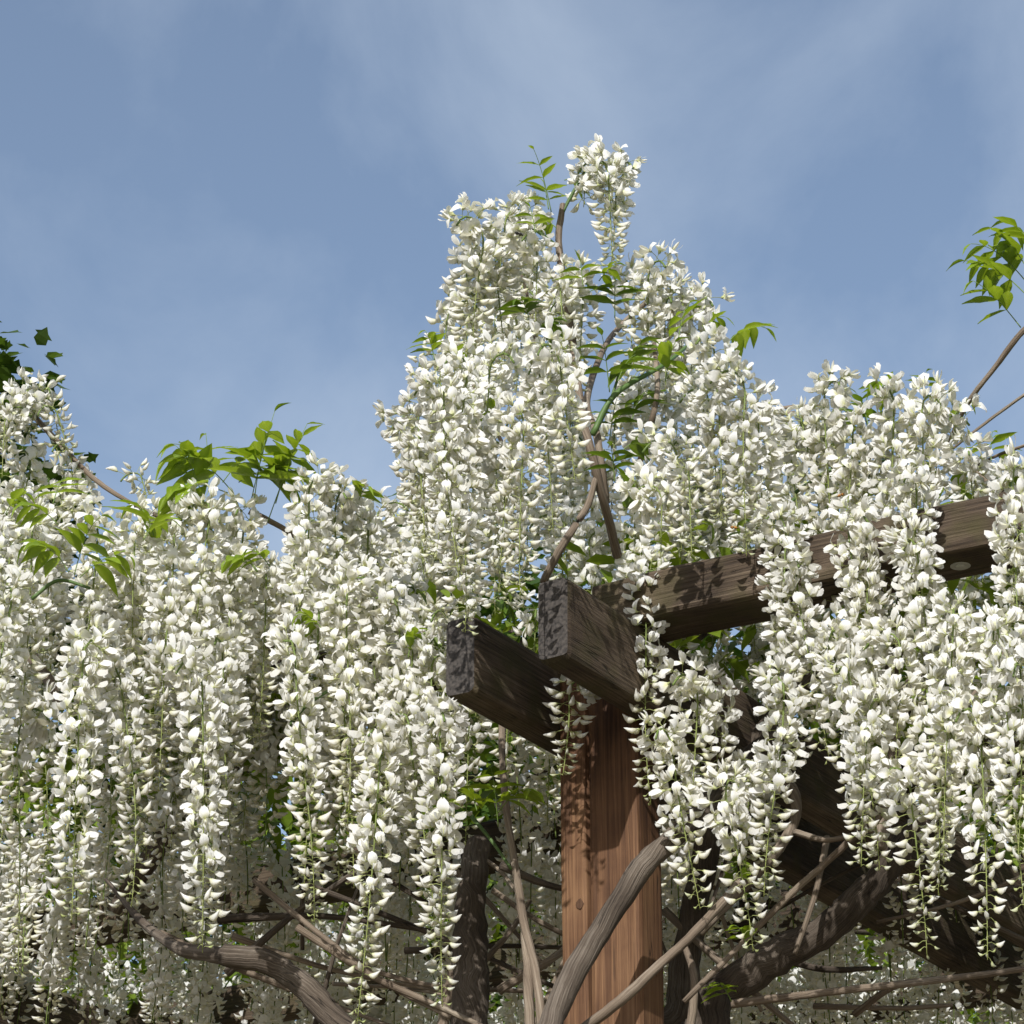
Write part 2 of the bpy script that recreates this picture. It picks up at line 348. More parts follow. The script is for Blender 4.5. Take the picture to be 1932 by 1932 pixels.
def layout(L, openf, seed, arch=.075, fat=1., start=60):
    """rachis path and flower placements of one raceme: origin at its attachment, hanging down"""
    rs = random.Random(seed); path = []; p = Vector((0, 0, 0)); n = 60; ds = L / n
    sw = rs.uniform(-9, 9); ph = rs.uniform(0, 6)
    for i in range(n + 1):
        s = i * ds; path.append(p.copy())
        k = min(1, s / arch); k = k * k * (3 - 2 * k)
        th = rad(start + (-90 - start) * k) if s < arch else rad(-90 + sw * math.sin(s * 9 + ph))
        p = p + Vector((math.cos(th), math.sin(s * 7 + ph) * .05, math.sin(th))) * ds
    fl = []; s = .02; az = rs.uniform(0, 6)
    while s < L * .995:
        t = s / L; i = min(n - 1, int(s / ds)); q = path[i].lerp(path[i + 1], s / ds - i); T = (path[i + 1] - path[i]).normalized()
        az += 2.39996 + rs.uniform(-.35, .35)
        ref = Vector((0, 1, 0)); n1 = T.cross(ref).normalized(); n2 = T.cross(n1)
        outd = n1 * math.cos(az) + n2 * math.sin(az)
        up = (-T * .75 + Z * .5); lift = .30 + rs.uniform(-.3, .25) - .2 * t
        d = (outd + up.normalized() * lift).normalized()
        st = t + rs.uniform(-.07, .07)
        if st < openf: kind = 'open'; size = rs.uniform(.88, 1.18) * (1 - .12 * t)
        else:
            kind = 'bud'; size = 1.02 - .66 * max(0, (st - openf) / max(.05, 1 - openf)) ** 2.2; size = max(.32, size * rs.uniform(.92, 1.06))
        pl = (.021 * (1 - .42 * t) * fat + rs.uniform(-.004, .007)) * (1 if kind == 'open' else .4 + .6 * size)
        if t < .06: pl *= .6
        fl.append((q, d, up.normalized(), pl, kind, size, rs.uniform(-.5, .5), rs.uniform(-.45, .35), rs.uniform(-.45, .45), rs.random()))
        s += .0045 * (1 if t < openf else 1.0) * rs.uniform(.8, 1.2)
    return path, fl

def fmatrix(q, d, up, pl, kind, size, roll, pit, yaw, rnd):
    e = q + d * pl - Z * (.003 if kind == 'open' else .002)
    x = (d + up * (pit - .12) + d.cross(up) * yaw).normalized(); y = up.cross(x).normalized(); z = x.cross(y)
    M = frame(x, y, z, e) @ Matrix.Rotation(roll, 4, 'X')
    return e, M @ Matrix.Scale(size * .001 * ((.93 + .14 * rnd) if kind == 'open' else 1.04), 4)

def template(kind, size, rnd):
    if kind == 'open': return OPEN[int(rnd * 15.99)]
    return BUDS[min(5, max(0, int((size - .225) / .15)))][int(rnd * 2.99)]

def stem_mesh(path, L):
    v, f = tube(path[::3], [.0021 * (1 - .65 * i / 20) for i in range(21)], 5)
    c = [(*lerp((.14, .21, .05), (.26, .29, .085), (i // 5) / 20), 1) for i in range(len(v))]
    return mesh('raceme_stem', [tuple(k) for k in v], f, [STEM], c)

def blossoms_mesh(fl):
    VV = []; FF = []; CC = []; MI = []; o = 0
    def add(V, Fc, C, mi):
        nonlocal o
        VV.append(V); CC.append(C); FF.extend([tuple(k + o for k in f) for f in Fc]); MI.extend([mi] * len(Fc)); o += len(V)
    for f in fl:
        e, M = fmatrix(*f); Mn = np.array(M)
        V, Fc, C = template(f[4], f[5], f[9])
        add(np.array(V) @ Mn[:3, :3].T + Mn[:3, 3], Fc, np.array(C), 0)
        V, Fc, C = CAL
        add(np.array(V) @ Mn[:3, :3].T + Mn[:3, 3], Fc, np.array(C), 1)
        mid = (f[0] + e) / 2 + Z * .002
        pv, pf = tube([f[0], mid, e], [.0007, .0006, .0007], 3)
        add(np.array([tuple(k) for k in pv]), pf[:6], np.array([(*PED, 1)] * len(pv)), 1)
    return mesh('blossoms', np.concatenate(VV).tolist(), FF, [PETAL, STEM], np.concatenate(CC), fmat=MI)

VAR = {}
def variant(L, stage, k):
    key = (L, stage, k)
    if key not in VAR:
        openf = (.0, .34, .56, .72)[stage] + (0, .06, -.05)[k]
        path, fl = layout(L, openf, hash((int(L * 100), stage, k)) & 0xffff, arch=.07 + .02 * k, fat=(.95, 1.1, 1.02)[k])
        VAR[key] = (stem_mesh(path, L), blossoms_mesh(fl), path, fl)
    return VAR[key]
LENS = (.14, .2, .27, .34, .42, .5)

vine_base = pw(-.05, .75, 0)
vine = link('wisteria_vine', None, loc=vine_base)
tag(vine, 'white wisteria in full bloom, long drooping flower racemes and grey twining stems over the pergola', 'wisteria')
n_rac = 0
def raceme(p, L, stage=2, rotz=None, tilt=3., sc=1., hero=False, label=None):
    """hang one raceme with the top of its arch at p"""
    global n_rac
    Lv = min(LENS, key=lambda q: abs(q - L)); k = random.randrange(3)
    st, bl, path, fl = variant(Lv, stage, k)
    apex = max(path, key=lambda q: q.z)
    zr = R(0, 6.2832) if rotz is None else rotz
    M = Matrix.Rotation(zr, 4, 'Z') @ Matrix.Rotation(rad(R(-tilt, tilt)), 4, 'Y') @ Matrix.Rotation(rad(R(-tilt, tilt)), 4, 'X')
    s = sc * R(.95, 1.06); M = M @ Matrix.Diagonal((s, s, max(.85, min(1.15, L / Lv)), 1))
    M = Matrix.Translation(p - vine_base) @ M @ Matrix.Translation(-apex - Vector((.02, 0, 0)))
    o = link('raceme', st, vine); o.matrix_local = M; n_rac += 1
    if label: o['label'] = label
    if hero:
        for f in fl:
            e, m = fmatrix(*f); b = link('blossom', blossom_data(f[4], f[5], f[9]), o); b.matrix_local = m
        pv_all = []; pf_all = []
        for f in fl:
            e, m = fmatrix(*f); pv, pf = tube([f[0], (f[0] + e) / 2 + Z * .002, e], [.0007, .0006, .0007], 3)
            n0 = len(pv_all); pv_all += [tuple(q) for q in pv]; pf_all += [tuple(q + n0 for q in g_) for g_ in pf[:6]]
        link('flower_stalks', mesh('flower_stalks', pv_all, pf_all, [STEM], [(*PED, 1)] * len(pv_all)), o, kind='stuff')
    else:
        link('blossoms', bl, o, kind='stuff')
    return o
BD = {}
def blossom_data(kind, size, rnd):
    T = template(kind, size, rnd); key = id(T)
    if key not in BD:
        V = list(T[0]) + list(CAL[0]); n0 = len(T[0]); Fc = list(T[1]) + [tuple(k + n0 for k in f) for f in CAL[1]]
        BD[key] = mesh('blossom', V, Fc, [PETAL, STEM], list(T[2]) + list(CAL[2]), fmat=[0] * len(T[1]) + [1] * len(CAL[1]))
    return BD[key]

# ------------------------------------------------------------------ racemes one can tell apart: (x, top, bottom, depth Y, stage 0 bud .. 3 open, hero)
RAC = [
 # crown of the mound
 (1140, 285, 535, 4.78, 1, 0), (1165, 300, 520, 4.83, 2, 0), (1110, 300, 400, 4.82, 3, 0),
 (905, 405, 700, 4.76, 2, 0), (968, 378, 600, 4.80, 3, 0), (880, 470, 720, 4.84, 1, 0), (1010, 445, 640, 4.80, 2, 0), (935, 470, 760, 4.86, 2, 0), (855, 560, 790, 4.88, 1, 0), (990, 400, 560, 4.9, 3, 0),
 (1060, 505, 720, 4.74, 1, 0), (1100, 520, 735, 4.79, 1, 0), (1040, 560, 760, 4.86, 1, 0),
 (1225, 490, 720, 4.84, 2, 0), (1290, 520, 680, 4.9, 3, 0), (1180, 500, 700, 4.9, 1, 0), (1255, 560, 760, 4.86, 2, 0), (1310, 560, 740, 4.95, 2, 0),
 (1050, 645, 930, 4.70, 2, 0), (1020, 690, 1010, 4.76, 1, 0), (985, 760, 1150, 4.78, 1, 0),
 (830, 700, 1130, 4.74, 3, 0), (885, 660, 1090, 4.80, 2, 0), (790, 740, 1030, 4.82, 2, 0), (770, 770, 1010, 4.88, 1, 0), (860, 800, 1190, 4.78, 2, 0), (930, 660, 980, 4.9, 2, 0), (950, 820, 1130, 4.88, 2, 0),
 (1350, 630, 990, 4.80, 3, 0), (1395, 690, 1075, 4.76, 3, 0), (1330, 720, 1010, 4.86, 2, 0), (1300, 690, 900, 4.92, 2, 0), (1430, 740, 1060, 4.84, 2, 0), (1270, 820, 1060, 4.92, 1, 0), (1240, 900, 1090, 4.90, 2, 0),
 (1195, 890, 1230, 4.62, 3, 0), (1215, 1060, 1495, 4.50, 2, 1), (1300, 860, 1040, 4.80, 1, 0),
 (1085, 1265, 1465, 4.56, 1, 0), (1010, 1150, 1320, 4.86, 1, 0), (1060, 960, 1120, 5.0, 3, 0), (1110, 990, 1150, 5.0, 3, 0), (930, 960, 1180, 4.98, 3, 0),
 (1205, 690, 960, 5.05, 2, 0), (1160, 760, 1010, 5.1, 1, 0), (1245, 740, 1000, 5.0, 1, 0), (1120, 860, 1080, 5.1, 2, 0),
 # in front of the post's right
 (1310, 1270, 1500, 4.42, 3, 0), (1262, 1370, 1700, 4.42, 2, 0), (1370, 1455, 1795, 4.36, 2, 1), (1350, 1270, 1440, 4.46, 3, 0),
 # left mass
 (60, 960, 1360, 4.80, 3, 0), (25, 1090, 1520, 4.74, 3, 0), (45, 1330, 1830, 4.84, 1, 0), (110, 930, 1280, 4.9, 3, 0),
 (190, 980, 1340, 4.76, 3, 0), (165, 1190, 1745, 4.60, 3, 0), (215, 1240, 1720, 4.66, 2, 0), (260, 960, 1320, 4.84, 2, 0), (270, 1120, 1560, 4.9, 1, 0),
 (345, 960, 1350, 4.74, 3, 0), (395, 930, 1330, 4.72, 3, 0), (375, 1240, 1835, 4.58, 3, 1), (420, 1200, 1560, 4.68, 2, 0), (330, 1130, 1500, 4.72, 2, 0),
 (460, 960, 1340, 4.82, 2, 0), (500, 1060, 1420, 4.86, 1, 0), (440, 1050, 1400, 4.76, 3, 0),
 (590, 885, 1270, 4.74, 3, 0), (635, 930, 1290, 4.78, 3, 0), (555, 1190, 1750, 4.62, 2, 0), (600, 1150, 1640, 4.70, 2, 0), (660, 1080, 1560, 4.66, 2, 0), (690, 960, 1290, 4.82, 3, 0), (700, 1140, 1500, 4.70, 2, 0), (640, 1300, 1680, 4.72, 1, 0),
 (745, 1110, 1480, 4.66, 2, 0), (780, 1180, 1500, 4.64, 2, 0), (720, 1370, 1890, 4.54, 2, 0), (828, 1340, 1850, 4.50, 2, 0), (770, 1330, 1760, 4.60, 2, 0), (815, 1220, 1500, 4.62, 2, 0), (720, 940, 1140, 4.9, 2, 0),
 # right mass
 (1560, 715, 1080, 4.62, 3, 0), (1510, 770, 1100, 4.66, 2, 0), (1610, 760, 1100, 4.60, 2, 0), (1690, 725, 1130, 4.56, 3, 0), (1745, 730, 1090, 4.56, 3, 0), (1775, 775, 930, 4.62, 3, 0), (1650, 820, 1200, 4.64, 2, 0),
 (1480, 960, 1420, 4.50, 3, 0), (1500, 1060, 1440, 4.48, 2, 0), (1600, 960, 1450, 4.44, 3, 0), (1640, 1000, 1500, 4.46, 2, 0), (1720, 1000, 1440, 4.42, 3, 0), (1728, 890, 1300, 4.44, 3, 0), (1545, 980, 1300, 4.6, 2, 0),
 (1480, 1260, 1655, 4.40, 2, 0), (1600, 1240, 1620, 4.36, 3, 0), (1650, 1300, 1640, 4.36, 3, 0), (1560, 1180, 1560, 4.44, 2, 0), (1420, 1420, 1640, 4.5, 2, 0), (1690, 1180, 1480, 4.4, 3, 0),
 (1800, 1130, 1640, 4.32, 3, 0), (1880, 1160, 1740, 4.28, 2, 0), (1845, 1330, 1790, 4.30, 2, 0), (1780, 1360, 1690, 4.36, 1, 0), (1915, 860, 1240, 4.36, 3, 0), (1918, 1000, 1400, 4.34, 3, 0), (1850, 1200, 1560, 4.36, 3, 0), (1925, 1250, 1640, 4.26, 3, 0), (1710, 1440, 1770, 4.32, 1, 0),
 (1830, 850, 1000, 4.6, 2, 0), (1750, 1280, 1640, 4.40, 2, 0),
]
VS = 1.015 / 1000          # metres per frame px, vertically, at Y = 4.6
for i, (x, y0, y1, Y, stg, hero) in enumerate(RAC):
    if x > 1440: Y -= .18 + .19 * (x - 1440) / 490
    elif 760 < x < 1000 and 640 < y0 < 960: Y -= .60
    elif 1000 <= x < 1120 and 600 < y0 < 760: Y -= .58
    elif 1225 < x < 1310 and 810 < y0 < 910: Y -= .68
    elif 1300 < x < 1440 and 600 < y0 < 760: Y -= .46
    elif y0 < 640: Y -= .2
    L = (y1 - y0) * VS * Y / 4.6 * .97 + .045
    raceme(at(x, y0 + 12, Y), L, stg, hero=bool(hero), tilt=5, sc=Y / 4.65)

# side-on clusters of tight young buds at the left edge and on the mound's shoulder
for (x, y, Y, L, tl, rz) in ((30, 735, 4.86, .2, 14, 3.4), (75, 738, 4.88, .14, 14, 2.4), (105, 765, 4.86, .14, 14, .4), (15, 770, 4.84, .2, 8, 3.), (40, 745, 4.9, .14, 40, 3.4), (95, 760, 4.92, .14, 30, .4), (130, 845, 4.9, .10, 10, 1.), (20, 790, 4.95, .14, 20, 2.), (265, 890, 4.9, .10, 25, 0), (785, 690, 4.84, .12, 65, 3.2), (845, 1160, 4.55, .14, 5, 1.), (60, 860, 4.95, .2, 8, 1.), (150, 900, 4.95, .2, 8, 1.)):
    raceme(at(x, y, Y), L, 0 if L < .15 else 2, rotz=rz, tilt=tl, sc=.9, label='short raceme still in tight pale green bud' if L < .15 else None)

# fill behind the front racemes, inside the outline of the mass
CON = [(0, 900), (100, 890), (200, 920), (300, 935), (440, 950), (530, 930), (620, 910), (720, 960), (760, 830), (800, 720), (850, 600), (890, 480), (960, 440), (1020, 520), (1150, 540), (1250, 540), (1330, 640), (1400, 720), (1480, 800), (1560, 770), (1700, 770), (1800, 800), (1870, 880), (1932, 890)]
def contour(x):
    for (a, b) in zip(CON, CON[1:]):
        if a[0] <= x <= b[0]: return a[1] + (b[1] - a[1]) * (x - a[0]) / (b[0] - a[0])
    return 900
for k in range(46):
    x = R(-20, 900); raceme(at(x, max(contour(max(0, x)) + 60, R(1010, 1300)), 5.15 + R(0, .5)), R(.38, .5), random.choice((1, 2, 2)), sc=R(1, 1.1))
cnt = 0
while cnt < 112:
    x = R(-20, 1952); c = contour(min(1932, max(0, x)))
    y0 = c + 25 + R(0, 1) ** 1.2 * 480; L = R(.24, .42); y1 = y0 + L * 930
    if 465 < x < 535 and y0 < 1060: continue                       # gap of sky beside the leafy shoot
    if 1085 < x < 1265 and 640 < y1 and y0 < 960: continue   # open heart of the mound
    if y0 > 1250: continue
    Y = 5.02 + R(0, .45)
    if x > 1260: Y = 4.86 + R(0, .4) - .25 * (x - 1260) / 672
    if 840 < x < 1260 and y1 > 1150: Y += .35
    raceme(at(x, y0, Y), L, random.choice((2, 2, 3, 1)), sc=R(.95, 1.1)); cnt += 1

# canopy on the rafters behind: the nearest ones are single racemes, the rest one mass
spots = []
for i in range(25):
    for j in range(36):
        a = .26 + i * .14 + R(-.07, .07); b = -1.75 + j * .135 + R(-.07, .07)
        if b < -.04 and a < 1.75 + .9 * max(0, -b - .6): continue
        if math.sin(a * 5.1 + b * 2.3) + math.sin(b * 6.7 - a * 1.9) + R(-.9, .9) < -1.05: continue
        p = pw(a, b, ZB + HB + R(-.02, .2)); d = p - CAM; u = d.x / d.dot(Vector((0, _c, _s))) * F + 966
        if -420 < u < 2320: spots.append((p, R(.2, .5), -100 < u < 2032))
spots.sort(key=lambda s: s[0].y)
rest = []
for (p, L, vis) in spots:
    if vis and n_rac < 298: raceme(p, L, random.choice((1, 2, 2, 3)), sc=R(.95, 1.1))
    else: rest.append((p, L))
def far_flower(rs, bud):
    V = []; C = []; Fc = []
    if not bud:
        f = rs.uniform(-.4, .6)
        for (x, z, w) in ((4, 0, 3), (9, 10, 11), (4 + rs.uniform(-4, 3), 21, 5)):
            for c in (-1, 0, 1): V.append((x - f * abs(c) * w * .8, c * w, z + rs.uniform(-1, 1))); C.append((*WHITE, 1))
        Fc = grid_faces(3, 3)
    b_ = boat([(2, 0, 2, 2), (10, -2, 4.6, 5), (18, -1, 4, 4.2), (25, 4, .4, .4)], 4, lambda t: lerp(CREAM, WHITE, t * 2)); o = len(V)
    return V + b_[0], Fc + [tuple(k + o for k in f_) for f_ in b_[1]], C + b_[2]
FAR = ([far_flower(frs, False) for _ in range(6)], [far_flower(frs, True) for _ in range(3)])
FV = []
for q in range(8):
    path, fl = layout((.29, .36, .43)[q % 3], (.5, .7, .85)[q % 3], 900 + q, .08)
    V0 = []; C0 = []; F0 = []; o = 0
    for f in fl:
        e, M = fmatrix(*f); Mn = np.array(M); T = random.choice(FAR[0] if f[4] == 'open' else FAR[1]); V0.append(np.array(T[0]) @ Mn[:3, :3].T + Mn[:3, 3]); C0.append(np.array(T[2])); F0 += [tuple(k + o for k in g_) for g_ in T[1]]; o += len(T[0])
    sv, sf = tube(path[::6], [.0016] * 11, 3); V0.append(np.array([tuple(k) for k in sv])); C0.append(np.array([(.2, .27, .07, 1)] * len(sv))); F0 += [tuple(k + o for k in g_) for g_ in sf[:-2]]; o += len(sv)
    FV.append((np.concatenate(V0), np.concatenate(C0), F0))
VV = []; CC = []; faces = []; o_ = 0
for (p, L) in rest:
    co, cc, ff = random.choice(FV); Rm = np.array(Matrix.Rotation(R(0, 6.28), 3, 'Z')); VV.append(co @ Rm.T + np.array(p - vine_base)); CC.append(cc)
    faces += [tuple(k + o_ for k in f) for f in ff]; o_ += len(co)
print('canopy racemes joined', len(rest), 'faces', len(faces), 'single', n_rac)
link('canopy_blossoms', mesh('canopy_blossoms', np.concatenate(VV).tolist(), faces, [PETAL], np.concatenate(CC)), vine, kind='stuff')

# leaves added over the canopy to darken its underside and close sky gaps
VV = []; FF = []; CC = []
for k in range(26000):
    a = R(.16, 4.6); b = R(-2.1, 3.2); p = pw(a, b, ZB + HB + .09 + R(0, .24)) - vine_base
    x_ = Vector((R(-1, 1), R(-1, 1), R(-.9, .1))).normalized(); y_ = (Z + Vector((R(-.5, .5), R(-.5, .5), 0))).cross(x_).normalized(); z_ = x_.cross(y_); q = R(.045, .075); o = len(VV)
    for (u, w, h) in ((0, 0, 0), (.3, .2, .05), (.35, 0, 0), (.3, -.2, .05), (.7, .15, .0), (.7, 0, -.05), (.7, -.15, .0), (1, 0, -.15)): VV.append(tuple(p + (x_ * u + y_ * w + z_ * h) * q))
    FF += [(o, o + 2, o + 1), (o, o + 3, o + 2), (o + 1, o + 2, o + 5, o + 4), (o + 2, o + 3, o + 6, o + 5), (o + 4, o + 5, o + 7), (o + 5, o + 6, o + 7)]; CC += [(*lerp((.11, .17, .016), (.2, .29, .03), R(0, 1)), 1)] * 8
link('canopy_shade_leaves', mesh('canopy_shade_leaves', VV, FF, [LEAF], CC), vine, kind='stuff')

# ------------------------------------------------------------------ stems and branches
bs = 100
def branch(name, pts, r0, r1, mat=None, lump=.12, sides=9, sub=7, label=None):
    global bs; bs += 1
    P = catmull([at(*p) - vine_base if not isinstance(p, Vector) else p - vine_base for p in pts], sub); n = len(P)
    rs = random.Random(bs); wob = [Vector((rs.uniform(-1, 1), rs.uniform(-1, 1), rs.uniform(-1, 1))) * (r0 * .05) for _ in P]
    P = [p + w for p, w in zip(P, wob)]
    v, f = tube(P, [r0 + (r1 - r0) * i / (n - 1) for i in range(n)], sides, lump, bs)
    m = mesh(name, [tuple(q) for q in v], f, [mat or W_BARK]); ga = m.attributes.new('grain', 'FLOAT_VECTOR', 'POINT'); gv = []; s_ = 0
    for i in range(n):
        s_ += (P[i] - P[i - 1]).length if i else 0; tw = s_ * 5
        for k in range(sides): an = 6.2832 * k / sides + tw; gv += [r0 * math.cos(an), r0 * math.sin(an), s_]
    ga.data.foreach_set('vector', gv)
    o = link(name, m, vine)
    if label: o['label'] = label
    return o
px = .00092
# trunks that come up from the ground
branch('trunk', [vine_base + Vector((.1, .1, 0)), pw(.1, .65, 1.0), at(905, 2250, 4.95), (885, 1950, 4.98), (888, 1800, 5.0), (890, 1680, 5.0), (905, 1590, 5.05)], .05, .022, lump=.09, sides=12, label='dark upright stem left of the post')
branch('trunk', [vine_base + Vector((.6, -.05, 0)), pw(.4, -.2, 1.2), at(1310, 2200, 4.85), (1335, 1930, 4.85), (1365, 1870, 4.85), (1450, 1815, 4.82), (1560, 1750, 4.78), (1640, 1680, 4.74), (1700, 1600, 4.7), (1760, 1520, 4.68)], .045, .020, lump=.09, sides=12, label='thick scarred stem forking right of the post')
branch('trunk', [vine_base + Vector((.55, .1, 0)), pw(.7, -.3, 1.3), at(1270, 2150, 5.0), (1285, 1900, 5.0), (1300, 1780, 4.98), (1345, 1560, 4.9), (1420, 1410, 4.86), (1560, 1240, 4.8)], .04, .016, lump=.09, sides=10)
branch('branch', [(1030, 1960, 4.40), (1060, 1880, 4.42), (1130, 1760, 4.45), (1210, 1640, 4.47), (1260, 1590, 4.48), (1320, 1535, 4.56), (1400, 1440, 4.7), (1480, 1380, 4.75)], .020, .017, lump=.08, sides=10, label='bare grey stem leaning across the post')
branch('branch', [(1090, 1950, 4.5), (1180, 1880, 4.46), (1250, 1815, 4.44), (1320, 1750, 4.45), (1400, 1660, 4.5)], .009, .007, W_TWIG)
branch('branch', [(1025, 1960, 4.7), (1010, 1830, 4.72), (985, 1720, 4.75), (960, 1560, 4.78), (950, 1470, 4.82), (946, 1350, 4.95)], .008, .006, W_TWIG)
branch('branch', [(1000, 1960, 4.72), (997, 1850, 4.72), (990, 1760, 4.75)], .010, .007, W_TWIG)
branch('branch', [(420, 1800, 5.0), (500, 1815, 5.0), (560, 1850, 5.0), (620, 1910, 4.98), (700, 1990, 4.95)], .021, .024, lump=.11, sides=11, label='gnarled dark stem under the left racemes')
branch('branch', [(200, 1660, 5.4), (270, 1740, 5.25), (330, 1785, 5.1), (390, 1800, 5.05), (450, 1805, 5.0)], .004, .019)
branch('branch', [(215, 1720, 5.75), (290, 1610, 5.7), (400, 1470, 5.65), (520, 1400, 5.7)], .016, .034, lump=.11, sides=11)
for pts, r in (([(560, 1750, 4.9), (700, 1840, 4.9), (830, 1900, 4.9), (960, 1960, 4.9)], .007), ([(480, 1660, 5.0), (600, 1760, 4.96), (720, 1850, 4.94), (850, 1920, 4.9)], .006),
        ([(600, 1760, 5.1), (680, 1820, 5.1), (820, 1860, 5.1), (1000, 1870, 5.1)], .006), ([(900, 1830, 5.1), (960, 1760, 5.1), (1000, 1700, 5.15)], .006), ([(940, 1870, 5.0), (1040, 1810, 5.0), (1100, 1760, 5.1)], .009),
        ([(930, 1680, 5.2), (1020, 1740, 5.15), (1120, 1790, 5.1)], .006), ([(830, 1960, 5.1), (850, 1860, 5.1), (870, 1780, 5.1)], .012),
        ([(1932, 1185, 4.3), (1870, 1270, 4.32), (1780, 1385, 4.34), (1690, 1500, 4.38), (1640, 1570, 4.42)], .0065), ([(1690, 1500, 4.4), (1600, 1590, 4.5), (1500, 1680, 4.55), (1380, 1800, 4.6), (1290, 1890, 4.6)], .0065),
        ([(1380, 1895, 4.7), (1560, 1872, 4.66), (1720, 1855, 4.62), (1960, 1825, 4.58)], .0075), ([(1560, 1580, 4.75), (1540, 1680, 4.7), (1500, 1800, 4.72)], .006), ([(1500, 1570, 4.7), (1560, 1585, 4.65), (1610, 1575, 4.65)], .006),
        ([(1410, 1410, 4.9), (1500, 1500, 4.8), (1470, 1600, 4.8), (1320, 1760, 4.8)], .011), ([(1300, 1960, 4.7), (1310, 1850, 4.7), (1290, 1780, 4.75)], .008), ([(1660, 1600, 4.6), (1700, 1330, 4.6), (1760, 1250, 4.65)], .012),
        ([(880, 1600, 5.05), (940, 1640, 5.0), (980, 1690, 4.9)], .005), ([(60, 1240, 4.95), (90, 1280, 4.9), (110, 1330, 4.9)], .012), ([(500, 1220, 4.9), (560, 1240, 4.88), (640, 1290, 4.9)], .008),
        ([(690, 1110, 4.85), (750, 1150, 4.85), (810, 1205, 4.86)], .006), ([(470, 965, 4.85), (540, 1000, 4.87), (620, 1060, 4.9), (690, 1110, 4.92)], .006),
        ([(60, 780, 4.93), (120, 845, 4.92), (180, 905, 4.9), (240, 945, 4.9), (330, 990, 4.95)], .0055),
        ([(2010, 560, 4.3), (1930, 625, 4.35), (1880, 690, 4.40), (1840, 740, 4.44), (1810, 790, 4.5), (1780, 860, 4.6)], .0055), ([(1940, 740, 4.4), (1870, 790, 4.46), (1800, 845, 4.5), (1740, 900, 4.6)], .003), ([(1940, 838, 4.4), (1880, 860, 4.45), (1820, 890, 4.5)], .003),
        ([(1790, 870, 4.5), (1840, 895, 4.46), (1890, 925, 4.4)], .008), ([(1440, 775, 4.8), (1490, 768, 4.78), (1550, 765, 4.75)], .004), ([(1445, 785, 4.8), (1500, 778, 4.78)], .004),
        ([(1165, 1050, 4.60), (1135, 930, 4.48), (1112, 840, 4.44), (1095, 760, 4.46), (1080, 640, 4.6), (1055, 470, 4.62), (1062, 385, 4.62)], .0085), ([(1142, 950, 4.52), (1128, 830, 4.48), (1108, 750, 4.6), (1150, 640, 4.9), (1230, 560, 4.9)], .0075),
        ([(1025, 1100, 4.50), (1060, 1030, 4.46), (1105, 960, 4.46), (1125, 900, 4.46)], .0075), ([(1205, 880, 4.60), (1228, 800, 4.50), (1240, 735, 4.5), (1235, 650, 4.6)], .006), ([(1010, 640, 4.86), (1000, 580, 4.84), (985, 520, 4.84)], .004), ([(960, 860, 4.86), (930, 800, 4.86), (880, 700, 4.86)], .004)):
    branch('branch', pts, r, r * .72, W_TWIG, lump=.10, sides=7)
# green shoots
GS = W_TWIG
def shoot(pts, r, c=(.10, .17, .05)):
    global bs; bs += 1
    P = catmull([at(*p) - vine_base for p in pts], 6); v, f = tube(P, [r * (1 - .4 * i / len(P)) for i in range(len(P))], 6, .1, bs)
    return link('green_shoot', mesh('green_shoot', [tuple(q) for q in v], f, [STEM], [(*c, 1)] * len(v)), vine)
for pts, r in (([(1050, 465, 4.60), (1020, 440, 4.58), (995, 425, 4.58)], .004), ([(1062, 400, 4.62), (1080, 365, 4.62), (1105, 320, 4.62)], .004), ([(1118, 820, 4.46), (1160, 745, 4.46), (1250, 690, 4.5), (1300, 650, 4.6)], .0055),
        ([(1122, 815, 4.48), (1150, 760, 4.5), (1170, 700, 4.5)], .004), ([(700, 1170, 4.85), (706, 1120, 4.85), (712, 1060, 4.85)], .003), ([(1500, 930, 4.62), (1560, 890, 4.6), (1610, 875, 4.6), (1680, 868, 4.6)], .004), ([(1440, 1000, 4.6), (1500, 940, 4.6)], .004),
        ([(890, 1540, 4.8), (930, 1590, 4.78), (965, 1640, 4.76)], .004), ([(60, 1130, 4.7), (110, 1095, 4.7), (170, 1110, 4.7)], .004), ([(545, 1370, 4.65), (580, 1330, 4.65), (640, 1290, 4.7)], .004)):
    shoot(pts, r)
for i in range(26):
    x, y = (R(450, 1050), R(1600, 1900)) if i % 2 else (R(1250, 1950), R(1560, 1900)); an = R(-.9, .9) + (0 if i % 3 else 1.2); Y = R(4.9, 5.6); ln = R(90, 260)
    q = [(x - math.cos(an) * ln, y + math.sin(an) * ln, Y + R(-.1, .1)), (x + R(-20, 20), y + R(-20, 20), Y), (x + math.cos(an) * ln, y - math.sin(an) * ln, Y + R(-.1, .1))]
    branch('branch', q, R(.003, .009), R(.0025, .005), random.choice((W_TWIG, W_BARK)), sides=6)
# stems lying on the rafters carry the canopy
for i in range(16):
    a0, b0 = R(.1, 2.8), R(-1.6, 1.6); an = R(-1, 1); pts = [pw(max(.25 + .05 * s, a0 + math.cos(an) * s * .5 + R(-.1, .1)), b0 + math.sin(an) * s * .5, ZB + HB + .1 + R(-.02, .12)) for s in range(-2, 3)]
    branch('branch', pts, R(.008, .02), .006, W_BARK, sides=7)

